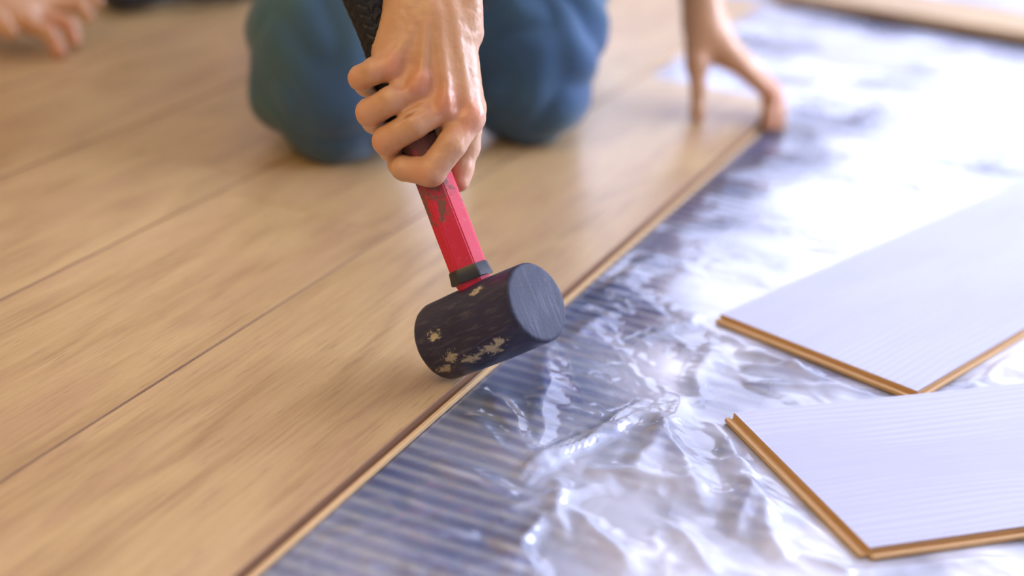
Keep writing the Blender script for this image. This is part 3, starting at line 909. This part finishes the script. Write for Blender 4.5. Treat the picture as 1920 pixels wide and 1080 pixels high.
# ---- the kneeling body
kR, kL = np.array([-0.203, 1.672, 0.087]), np.array([0.002, 1.778, 0.074])
hR, hL = np.array([-0.250, 2.02, 0.47]), np.array([0.030, 2.06, 0.47])
pel, chest, neck = np.array([-0.07, 2.07, 0.50]), np.array([-0.05, 1.80, 0.72]), np.array([-0.03, 1.64, 0.86])
shR, shL = np.array([-0.20, 1.64, 0.78]), np.array([0.15, 1.74, 0.78])
wrR = WR[0][0]
elR = wrR + np.array([-0.05, 0.10, 0.13])
wrL = lp(1300, -260, -10)
elL = wrL + np.array([0.02, -0.01, 0.14])
BF = Field((-0.62, 1.0, -0.02), (0.62, 2.75, 1.25), 0.0075)
BF.chain([(pel, .13), (chest, .14), (neck, .075)], k=0.05)
BF.cap(shR, shL, .065, .065, 0.05)
head_c = np.array([-0.02, 1.52, 0.99])
BF.cap(neck, head_c + np.array([0, 0.03, -0.05]), .058, .06, 0.02)
BF.cap(head_c + np.array([0, 0.045, 0.035]), head_c + np.array([0, -0.005, -0.015]), .088, .075, 0.03)
BF.cap(head_c + np.array([0, -0.01, -0.05]), head_c + np.array([0, -0.045, -0.085]), .055, .032, 0.03)   # jaw
BF.cap(head_c + np.array([0, -0.085, -0.02]), head_c + np.array([0, -0.105, -0.045]), .010, .014, 0.012) # nose
for s_ in (-1, 1):
    BF.cap(head_c + np.array([s_ * .034, -0.075, 0.0]), head_c + np.array([s_ * .030, -0.078, 0.0]), .012, .012, 0.01, cut=True)
    BF.cap(head_c + np.array([s_ * .083, 0.02, 0.0]), head_c + np.array([s_ * .085, 0.03, -0.03]), .014, .010, 0.008)
BF.chain([(shR, .056), (elR, .043), (wrR, .0345)], k=0.02)
BF.chain([(shL, .056), (elL, .043), (wrL, .0345)], k=0.02)
for (h_, k_, s_) in ((hR, kR, -1), (hL, kL, 1)):
    BF.chain([(h_, .090), (k_ + np.array([0, .02, .0]), .055)], k=0.03)
    an = k_ + np.array([s_ * .03, .43, -.035])
    BF.chain([(k_ + np.array([0, .02, -.01]), .050), (an, .036)], k=0.03)
    BF.chain([(an, .034), (an + np.array([0, .12, -.01]), .026), (an + np.array([0, .20, -.022]), .018)], k=0.02)
BP, BQ = BF.polys(); BP = relax(BP, BQ, 2, 0.5)

blush = [(hp(735, 121, 27), .012, .85), (hp(789, 156, 30), .014, .95), (hp(838, 192, 30), .015, 1.0), (hp(886, 220, 22), .015, 1.0),
         (hp(862, 335, -5), .014, .7), (hp(672, 143, 10), .011, .5), (hp(682, 215, 12), .012, .5), (hp(712, 270, 12), .013, .55), (hp(800, 330, 20), .014, .6),
         (lp(1455, 178, 0), .020, .8), (lp(1450, 240, 0), .018, .6)]
person = organic('person', [(HP, HQ), (LP_, LQ), (BP, BQ)], M_SKIN, None, blush)
tag(person, 'person kneeling in blue jeans, one hand gripping the mallet, the other on a plank end', 'person')

def cloth_piece(P, Q, amp, scale, seed):
    N = vnormals(P, Q)
    w_ = P * scale
    w_ = w_ + 0.6 * np.stack([pn3(P * scale * .7, seed + i) for i in range(3)], 1)
    r = np.abs(pn3(w_, seed + 5)) * 2
    return P + N * (amp * (0.5 - r))[:, None]
JF = Field((-0.42, 1.46, -0.01), (0.30, 2.42, 0.68), 0.0055)
JF.cap(hR, hL, .115, .115, 0.05); JF.cap(pel, pel + np.array([0, -.04, .06]), .148, .14, 0.05)
for (h_, k_, s_, kr) in ((hR, kR, -1, .079), (hL, kL, 1, .064)):
    mid = (h_ + k_) / 2
    JF.chain([(h_, .108), (mid, .112 if s_ < 0 else .084), (k_ + np.array([0, .012, .035]), kr + (.012 if s_ < 0 else .004)), (k_, kr)], k=0.03)
    an = k_ + np.array([s_ * .03, .40, -.03])
    JF.chain([(k_ + np.array([0, .02, -.01]), kr - .006), (an, .050)], k=0.03)
JF.plane_above(0.0088)
JP, JQ = JF.polys(); JP = relax(JP, JQ, 2, 0.5)
keep = JP[:, 2] > 0.012
JP2 = cloth_piece(JP, JQ, 0.010, 13, 21)
JP = np.where(keep[:, None], JP2, JP)
JP[:, 2] = np.maximum(JP[:, 2], 0.0088)
jeans = organic('jeans', [(JP, JQ)], M_JEANS, person)
SF = Field((-0.42, 1.40, 0.38), (0.36, 2.40, 0.98), 0.0075)
SF.chain([(pel + np.array([0, -.01, .03]), .158), (chest, .157), (neck + np.array([0, .02, -.03]), .085)], k=0.05)
SF.cap(shR, shL, .078, .078, 0.05)
for (s0, e0) in ((shR, elR), (shL, elL)):
    SF.cap(s0, s0 + (e0 - s0) * .6, .072, .064, 0.02)
SP, SQ = SF.polys(); SP = relax(SP, SQ, 2, 0.5); SP = cloth_piece(SP, SQ, 0.008, 9, 31)
organic('t_shirt', [(SP, SQ)], M_SHIRT, person)
M_EYE = mat_plain('dark brown eye', (0.045, 0.028, 0.02), 0.2, 40, 0.02)
M_LIPS = mat_plain('lips', (0.50, 0.20, 0.16), 0.45, 200, 0.05)
def face(parent, c, fwd):
    """Eyes, brows and mouth for a head centred at c looking along fwd."""
    fwd = np.array(fwd, float); fwd /= np.linalg.norm(fwd)
    sd = np.cross(fwd, [0, 0, 1]); sd /= np.linalg.norm(sd); up = np.cross(sd, fwd)
    for s_ in (-1, 1):
        bm = bmesh.new(); bmesh.ops.create_uvsphere(bm, u_segments=20, v_segments=12, radius=0.010)
        bmesh.ops.translate(bm, verts=bm.verts, vec=Vector(c + fwd * .069 + sd * s_ * .031))
        bm_obj('eye', bm, M_EYE, parent, True)
        bm = bmesh.new(); bmesh.ops.create_uvsphere(bm, u_segments=16, v_segments=8, radius=1.0)
        for v_ in bm.verts:
            q = np.array(v_.co); v_.co = Vector(c + fwd * (.076 + q[1] * .005) + sd * (s_ * .031 + q[0] * .017) + up * (.020 + q[2] * .0035 - abs(q[0]) * .002))
        bm_obj('eyebrow', bm, M_HAIR, parent, True)
    bm = bmesh.new(); bmesh.ops.create_uvsphere(bm, u_segments=20, v_segments=10, radius=1.0)
    for v_ in bm.verts:
        q = np.array(v_.co); v_.co = Vector(c + fwd * (.074 + q[1] * .012) + sd * q[0] * .021 + up * (-.078 + q[2] * .007))
    bm_obj('mouth', bm, M_LIPS, parent, True)
face(person, head_c, (0, -1, -0.15))
AF = Field(head_c - .16, head_c + .16, 0.005)
AF.cap(head_c + np.array([0, 0.055, 0.045]), head_c + np.array([0, 0.035, 0.045]), .093, .086, 0.01)
AF.cap(head_c + np.array([0, 0.07, -0.02]), head_c + np.array([0, 0.07, 0.0]), .070, .080, 0.02)
AP, AQ = AF.polys(); AP = cloth_piece(AP, AQ, 0.004, 60, 41)
organic('hair', [(AP, AQ)], M_HAIR, person)

# fine hairs along the right edge of the forearm and back of the hand
rng = random.Random(5)
Vh, Fh = [], []
HN = vnormals(HP, HQ)
pxs = (HP - CAM) @ RT / ((HP - CAM) @ FW) * F_PX + 960
pys = 540 - (HP - CAM) @ UP / ((HP - CAM) @ FW) * F_PX
facing = HN @ (-FW)
cand = np.where((pys < 260) & (pys > -80) & (facing > -0.25) & (pxs > 740))[0]
down = -UP
for _ in range(520):
    i = int(cand[rng.randrange(len(cand))])
    x, y = pxs[i], pys[i]
    edge = (x - 855) / 45.0
    if rng.random() > (0.9 if edge > 0 else 0.30) or y > 190 and rng.random() < .6: continue
    p, nrm = HP[i], HN[i]
    dr = down * rng.uniform(.7, 1.0) + RT * rng.uniform(-.1, .5) + nrm * rng.uniform(.25, .6)
    dr -= nrm * min(0, dr @ nrm); dr /= np.linalg.norm(dr)
    L = rng.uniform(.004, .009); w_ = 0.00006
    sd = np.cross(dr, FW); sd /= np.linalg.norm(sd) + 1e-9
    th_ = np.cross(dr, sd)
    k = len(Vh)
    q0, q1, q2 = p, p + dr * L * .5 + nrm * L * .08, p + dr * L + down * L * .12
    for q, ww in ((q0, w_), (q1, w_ * .8)):
        Vh += [q + sd * ww, q - sd * ww * .5 + th_ * ww * .87, q - sd * ww * .5 - th_ * ww * .87]
    Vh.append(q2)
    Fh += [(k, k + 1, k + 4, k + 3), (k + 1, k + 2, k + 5, k + 4), (k + 2, k, k + 3, k + 5), (k + 3, k + 4, k + 6), (k + 4, k + 5, k + 6), (k + 5, k + 3, k + 6)]
ah = mesh('arm_hair', Vh, Fh, mat_plain('arm hair', (0.30, 0.17, 0.08), 0.4, 50, 0.2), person)
ah['kind'] = 'stuff'

# ------------------------------------------------------------------ second person, far left
F3 = proj_floor(108, 112, 0.008); D_G = float((F3 - CAM) @ FW)
def gp_(px, py, z=0.0): return at(px, py, D_G - z / 1000.0)
pts = [gp_(-260, 160, 80), gp_(260, 160, 80), gp_(-260, -160, 80), gp_(260, -160, 80), gp_(-260, 160, -140), gp_(260, 160, -140), gp_(-260, -160, -140), gp_(260, -160, -140)]
GF = Field(np.min(pts, axis=0), np.max(pts, axis=0), 0.0021)
GF.chain([(gp_(-200, -60, -10), .034), (gp_(-90, -8, -10), .028), (gp_(-30, 22, -10), .024)], k=0.01)
GF.cap(gp_(-30, 22, -10), gp_(45, 30, -20), .023, .019, 0.012)
for (pp, tip, dz) in (((92, 62), (112, 98), 0), ((128, 44), (140, 78), -34), ((150, 8), (166, 32), -66), ((172, -18), (182, 4), -96)):
    GF.chain([(gp_(20, 36 - abs(dz) * .3, dz * .4 - 5), .017), (gp_(55 + abs(dz) * .4, 44 - abs(dz) * .45, dz * .8), .012), (gp_(pp[0], pp[1], dz), .0098), (gp_(tip[0], tip[1], dz), .0085)], k=0.004, join=0.012)
GF.chain([(gp_(-20, 40, 5), .016), (gp_(0, 44, 25), .012), (gp_(20, 60, 38), .0095)], k=0.004, join=0.012)
GF.plane_above(0.0088)
GP, GQ = GF.polys(); GP = relax(GP, GQ, 2, 0.4)
wrG = gp_(-200, -60, -10)
off = np.array([-1.05, 2.45, 0])
k1, k2 = proj_floor(380, 8, 0.03) + np.array([0, .06, .03]), np.array([-0.95, 2.25, .075])
h1, h2 = np.array([-1.02, 2.62, .42]), np.array([-1.15, 2.50, .42])
pel2, ch2, nk2 = np.array([-1.09, 2.57, .46]), np.array([-1.05, 2.42, .74]), np.array([-1.0, 2.32, .92])
s1, s2 = np.array([-0.88, 2.42, .84]), np.array([-1.16, 2.22, .84])
PF = Field((-1.5, 1.7, -0.02), (-0.15, 3.0, 1.3), 0.0095)
PF.chain([(pel2, .13), (ch2, .14), (nk2, .07)], k=0.05); PF.cap(s1, s2, .065, .065, 0.05)
hc2 = np.array([-0.94, 2.24, 1.05])
PF.cap(nk2, hc2, .056, .06, 0.02); PF.cap(hc2 + np.array([0, .02, .04]), hc2, .088, .076, .03); PF.cap(hc2 + np.array([.02, -.03, -.05]), hc2 + np.array([.035, -.06, -.08]), .05, .03, .03)
PF.cap(hc2 + np.array([.05, -.08, -.01]), hc2 + np.array([.06, -.095, -.03]), .010, .013, .012)
e1 = (s2 + wrG) / 2 + np.array([-0.03, 0.0, 0.02])
PF.chain([(s2, .055), (e1, .042), (wrG, .034)], k=0.02)
PF.chain([(s1, .055), (s1 + np.array([.12, .05, -.24]), .042), (s1 + np.array([.12, -.10, -.44]), .034), (s1 + np.array([.14, -.16, -.50]), .034)], k=0.02)
PF.chain([(h2, .09), (k2, .055), (k2 + np.array([-.2, .40, -.03]), .036), (k2 + np.array([-.22, .56, -.05]), .026)], k=0.03)
PF.chain([(h1, .09), (h1 + np.array([.25, -.05, -.22]), .07), (k1 + np.array([0, 0.02, .02]), .04)], k=0.03)
hb = s1 + np.array([.14, -.16, -.50])
PF.cap(hb, hb + np.array([.01, -.03, -.07]), .030, .036, .02)
for k_ in range(4):
    f0 = hb + np.array([.035 - .022 * k_, -.035, -.09]); PF.chain([(f0, .011), (f0 + np.array([.002, -.018, -.035]), .010), (f0 + np.array([.004, -.010, -.068 + .006 * abs(k_ - 1.5)]), .009)], k=.004)
PF.chain([(hb + np.array([.03, -.02, -.03]), .014), (hb + np.array([.065, -.03, -.07]), .011), (hb + np.array([.068, -.03, -.10]), .010)], k=.008)
PP, PQ = PF.polys(); PP = relax(PP, PQ, 2, 0.5)
p2 = organic('person', [(GP, GQ), (PP, PQ)], M_SKIN, None, [(gp_(125, 60, -20), .03, .7), (gp_(112, 98, 0), .02, .8)])
tag(p2, 'person in black trousers at the far left, one bare hand leaning on the floor', 'person')
face(p2, hc2, (0.35, -1, -0.1))
TF = Field((-1.6, 1.9, 0.0), (-0.05, 3.0, 0.75), 0.008)
TF.cap(h1, h2, .11, .11, .05); TF.cap(pel2, pel2 + np.array([0, 0, .06]), .145, .14, .05)
TF.chain([(h2, .11), (k2, .075), (k2 + np.array([-.2, .40, -.02]), .05)], k=0.03)
kz = proj_floor(200, 20, 0.0088); kz2 = proj_floor(440, 10, 0.0088)
TF.chain([(h1, .11), (h1 + np.array([.22, -.05, -.22]), .09), (kz + np.array([.02, .02, .060]), .055), (kz2 + np.array([0, .03, .055]), .052)], k=0.03)
TF.plane_above(0.0088)
TP, TQ = TF.polys(); TP = relax(TP, TQ, 2, 0.5); TP = cloth_piece(TP, TQ, 0.006, 12, 51); TP[:, 2] = np.maximum(TP[:, 2], .0088)
organic('trousers', [(TP, TQ)], M_DARK, p2)
S2F = Field((-1.5, 1.95, 0.36), (-0.6, 2.9, 1.05), 0.0095)
S2F.chain([(pel2 + np.array([0, 0, .03]), .155), (ch2, .157), (nk2 + np.array([-.01, .02, -.03]), .083)], k=0.05); S2F.cap(s1, s2, .077, .077, .05)
S2F.cap(s2, s2 + (e1 - s2) * .6, .071, .063, .02); S2F.cap(s1, s1 + np.array([.07, .03, -.15]), .071, .063, .02)
SP, SQ = S2F.polys(); SP = relax(SP, SQ, 2, 0.5); SP = cloth_piece(SP, SQ, 0.008, 9, 61)
organic('t_shirt', [(SP, SQ)], M_DARK, p2)
AF = Field(hc2 - .17, hc2 + .17, 0.006)
AF.cap(hc2 + np.array([-.01, .035, .055]), hc2 + np.array([0, .02, .045]), .093, .088, .01)
AP, AQ = AF.polys(); AP = cloth_piece(AP, AQ, 0.004, 60, 71)
organic('hair', [(AP, AQ)], M_HAIR, p2)
